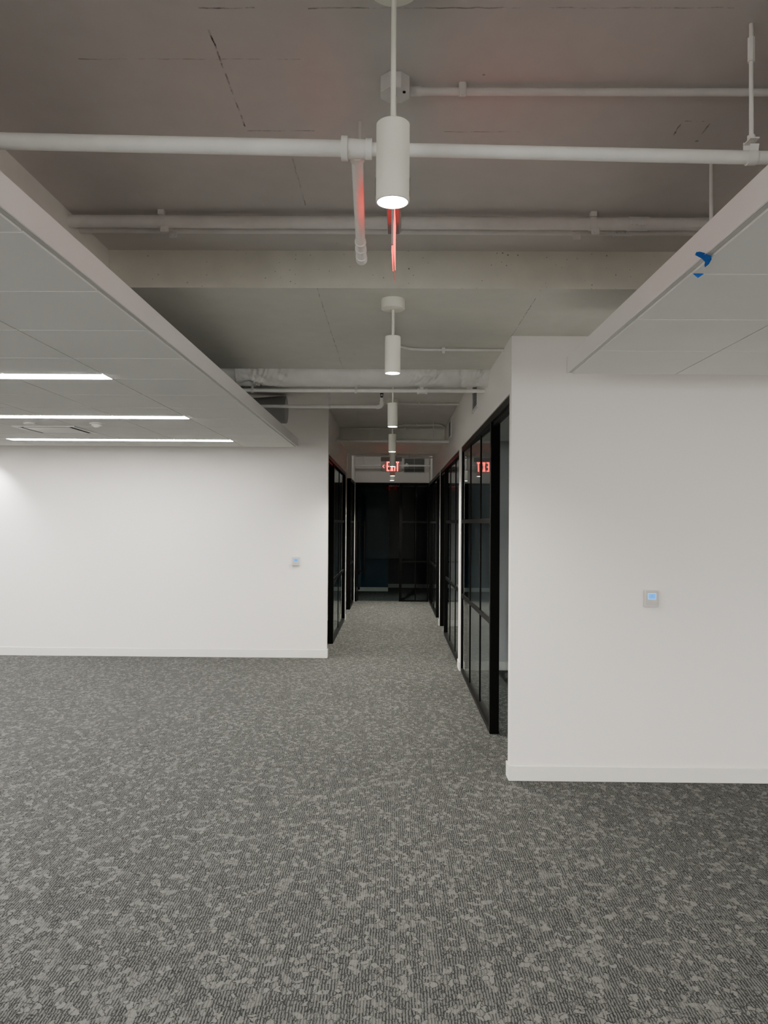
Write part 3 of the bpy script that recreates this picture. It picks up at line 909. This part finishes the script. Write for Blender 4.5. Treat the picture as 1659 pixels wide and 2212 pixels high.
sp = MB().cyl((-0.116, Y2, z + 0.090), (-0.116, Y2, z + 0.105), 0.010, seg=12)
for s in (-1, 1):
    sp.cyl((-0.116 + s * 0.010, Y2, z + 0.100), (-0.116 + s * 0.012, Y2, z + 0.133), 0.003, seg=8)
sp.cyl((-0.116, Y2, z + 0.130), (-0.116, Y2, z + 0.135), 0.018, seg=16)
sp.build('sprinkler_head', M['void'], t)
hanger(t, -0.63, Y2, z, 0.0165)
t = thing('sprinkler_pipe', 'white sprinkler pipe crossing the corridor in front of the second drop beam', 'pipe', (0, 10.8, 2.846))
MB().cyl((XL, 10.95, 2.868), (XR, 10.80, 2.846), 0.0200, seg=20).build('tube', M['pipe_dull'], t)
MB().cyl((-0.11, 10.885, 2.858), (-0.075, 10.881, 2.8575), 0.026, seg=20).build('coupling', M['pipe_dull'], t)
hanger(t, 0.565, 10.82, 2.849, 0.020)
t = thing('sprinkler_pipe', 'white sprinkler pipe crossing before the grille on the end wall', 'pipe', (0, 16.3, 2.925))
MB().cyl((XL, 16.3, 2.925), (XR, 16.3, 2.920), 0.0190, seg=20).build('tube', M['pipe_dull'], t)
MB().cyl((-0.36, 16.3, 2.924), (-0.27, 16.3, 2.924), 0.027, seg=20).build('coupling', M['pipe_dull'], t)
MB().cyl((0.245, 16.3, 2.922), (0.335, 16.3, 2.922), 0.027, seg=20).build('coupling', M['pipe_dull'], t)
MB().cyl((0.29, 16.3, 2.922), (0.29, 16.3, 2.972), 0.024, seg=20).build('tee', M['pipe_dull'], t)
hanger(t, -0.62, 16.3, 2.925, 0.019)
t = thing('conduit', 'thin conduit reddened by the far exit sign under the bulkhead', 'conduit', (0.4, 15.02, 2.985))
MB().cyl((-0.02, 15.068, 2.985), (XR, 15.068, 2.980), 0.0115, seg=14).build('tube', M['pipe_dull'], t)
MB().box(0.31, 0.335, 15.052, 15.0795, 2.968, 3.06).build('clip', M['pipe_dull'], t, smooth=False)

# wrapped round duct just behind the drop beam
def crinkled_duct(mb, x0, x1, yc, zc_, r, nx, nseg, amp):
    rings = []
    for i in range(nx + 1):
        x = x0 + (x1 - x0) * i / nx
        a = amp(x)
        ring = []
        for k in range(nseg):
            th = 2 * math.pi * k / nseg
            q = Vector((x * 9.0 + math.sin(th) * 1.6, math.cos(th) * 2.2, math.sin(th) * 2.2))
            n = noise.turbulence(q, 3, False) - 0.5
            f = abs(noise.noise(Vector((x * 26 + math.cos(th) * 4, math.sin(th) * 1.4, 3.0))))
            rr_ = r + a * (0.7 * n + 0.9 * (0.25 - f))
            ring.append(mb.b.verts.new((x, yc + rr_ * math.cos(th), zc_ + rr_ * math.sin(th))))
        rings.append(ring)
    for a_, b_ in zip(rings, rings[1:]):
        for k in range(nseg):
            mb.b.faces.new((a_[k], a_[(k + 1) % nseg], b_[(k + 1) % nseg], b_[k]))
    mb.b.faces.new(rings[0]); mb.b.faces.new(rings[-1])
    return mb
def amp(x):
    a = 0.0015
    for c, wd, h in ((-1.13, 0.11, 0.040), (-0.93, 0.05, 0.024), (0.20, 0.06, 0.020), (0.36, 0.07, 0.024), (0.72, 0.05, 0.032), (0.56, 0.02, 0.014), (-0.29, 0.03, 0.010)):
        a += h * math.exp(-((x - c) / wd) ** 2)
    return a
DY, DZ, DR = 6.408, 2.988, 0.1565
t = thing('wrapped_duct', 'round wrapped duct with crinkled patches lying behind the wide drop beam', 'duct', (0, DY, DZ))
crinkled_duct(MB(), -1.30, XR, DY, DZ, DR, 420, 72, amp).build('insulation_wrap', M['duct'], t, angle=60)
MB().sweep([(-1.29, DY, DZ), (-1.40, DY, DZ), (-1.62, DY - 0.02, DZ), (-2.6, DY - 0.02, DZ)], [0.150, 0.118, 0.118, 0.118], 32).build('bare_sleeve', M['duct'], t)
t = thing('elbow_duct', 'dark round duct elbow above the large tile panel by the long wall', 'duct', (-1.35, 8.75, 2.96))
pts = [(-1.215, 8.72, 2.975), (-1.225, 8.72, 2.975)]
rad = [0.150, 0.155]
for k in range(11):
    a = R(90 - 80 * k / 10)
    pts.append((-1.30 - 0.55 * math.cos(a), 8.72 - 0.55 + 0.55 * math.sin(a), 2.975 - 0.09 * k / 10))
    rad.append(0.155)
MB().sweep(pts, rad, 32).build('tube', M['louver'], t)

# ------------------------------------------------------------------ vents
def wall_vent(label, yc, z0, z1, wy):
    t = thing('air_vent', label, 'air vent', (XR, yc, (z0 + z1) / 2), 'louvered vents on the corridor walls')
    a, b = yc - wy / 2, yc + wy / 2
    fr = MB()
    f = 0.028
    for (p, q, r_, s_) in ((a, b, z0, z0 + f), (a, b, z1 - f, z1), (a, a + f, z0 + f, z1 - f), (b - f, b, z0 + f, z1 - f)):
        fr.box(XR - 0.012, XR - 0.0005, p, q, r_, s_)
    fr.build('frame', M['trimmetal'], t, smooth=False)
    MB().box(XR - 0.002, XR - 0.0006, a + f, b - f, z0 + f, z1 - f).build('throat', M['vent_throat'], t, smooth=False)
    lv = MB()
    n = int((z1 - z0 - 2 * f) / 0.019)
    for k in range(n):
        zz = z0 + f + (k + 0.5) * (z1 - z0 - 2 * f) / n
        lv.prism([(XR - 0.010, zz - 0.008), (XR - 0.0085, zz - 0.009), (XR - 0.0025, zz + 0.007), (XR - 0.004, zz + 0.008)], lambda u, v, kk: (u, a + f + (b - a - 2 * f) * kk, v))
    lv.build('louvers', M['louver'], t, smooth=False)
wall_vent('tall louvered vent on the corridor wall crossed by a sprinkler pipe', 7.34, 2.775, 3.06, 0.46)
wall_vent('narrow louvered vent high on the corridor wall past the conduits', 10.57, 2.86, 3.13, 0.42)
t = thing('air_vent', 'wide dark slatted grille on the end wall behind a pipe', 'air vent', (0.464, 16.74, 2.96), 'louvered vents on the corridor walls')
a, b, z0, z1, f = 0.225, 0.705, 2.785, 3.130, 0.022
fr = MB()
for (p, q, r_, s_) in ((a, b, z0, z0 + f), (a, b, z1 - f, z1), (a, a + f, z0 + f, z1 - f), (b - f, b, z0 + f, z1 - f)):
    fr.box(p, q, 16.726, 16.7395, r_, s_)
fr.box((a + b) / 2 - 0.003, (a + b) / 2 + 0.003, 16.727, 16.735, z0 + f, z1 - f)
fr.build('frame', M['trimmetal'], t, smooth=False)
MB().box(a + f, b - f, 16.7375, 16.7395, z0 + f, z1 - f).build('throat', M['vent_throat'], t, smooth=False)
lv = MB()
for k in range(13):
    zz = z0 + f + (k + 0.5) * (z1 - z0 - 2 * f) / 13
    lv.prism([(16.728, zz - 0.004), (16.730, zz - 0.006), (16.7365, zz + 0.004), (16.7345, zz + 0.006)], lambda u, v, kk: (a + f + (b - a - 2 * f) * kk, u, v))
lv.build('louvers', M['louver'], t, smooth=False)

# ------------------------------------------------------------------ thermostats
def thermostat(label, xc, zc_, y):
    t = thing('thermostat', label, 'thermostat', (xc, y, zc_), 'wall thermostats with blue screens')
    w0, h0 = 0.045, 0.056
    bd = MB().box(xc - w0, xc + w0, y - 0.026, y, zc_ - h0, zc_ + h0, bevel=0.006, seg=3)
    bd.build('body', M['plastic'], t)
    MB().box(xc - w0 + 0.004, xc + w0 - 0.004, y - 0.0275, y - 0.0262, zc_ - h0 + 0.010, zc_ + h0 - 0.004, bevel=0.0005, seg=1).build('faceplate', paintplate, t)
    sx0, sx1, sz0, sz1 = xc - 0.0265, xc + 0.0265, zc_ - 0.004, zc_ + 0.036
    MB().box(sx0, sx1, y - 0.0295, y - 0.0276, sz0, sz1, bevel=0.0008, seg=1).build('screen_rim', M['screen_rim'], t)
    s = MB().box(sx0 + 0.0035, sx1 - 0.0035, y - 0.0302, y - 0.0296, sz0 + 0.0035, sz1 - 0.0035)
    sc = s.build('screen', M['screen'], t, smooth=False)
    g = MB()
    for dx, bars in ((-0.006, '0110111'), (0.006, '1011011')):
        cx_, cz_ = xc + dx, zc_ + 0.019
        seg = {0: (-0.003, 0.003, 0.0075, 0.009), 1: (-0.003, 0.003, -0.0007, 0.0007), 2: (-0.003, 0.003, -0.009, -0.0075),
               3: (-0.0042, -0.003, 0.0007, 0.0075), 4: (0.003, 0.0042, 0.0007, 0.0075), 5: (-0.0042, -0.003, -0.0075, -0.0007), 6: (0.003, 0.0042, -0.0075, -0.0007)}
        for k, ch in enumerate(bars):
            if ch == '1':
                p, q, r_, s_ = seg[k]
                g.box(cx_ + p, cx_ + q, y - 0.0305, y - 0.03025, cz_ + r_, cz_ + s_)
    g.build('readout', M['glyph'], sc, smooth=False)
    return t
paintplate = paint('thermostat_face', (0.50, 0.485, 0.455, 1), 0.4, 0.02, 30.0, 0.4)
thermostat('white thermostat on the blank wall beside the first glass front', 1.7095, 1.208, YR)
thermostat('white thermostat near the end of the long white wall with baseboard', -1.2065, 1.2065, YL)
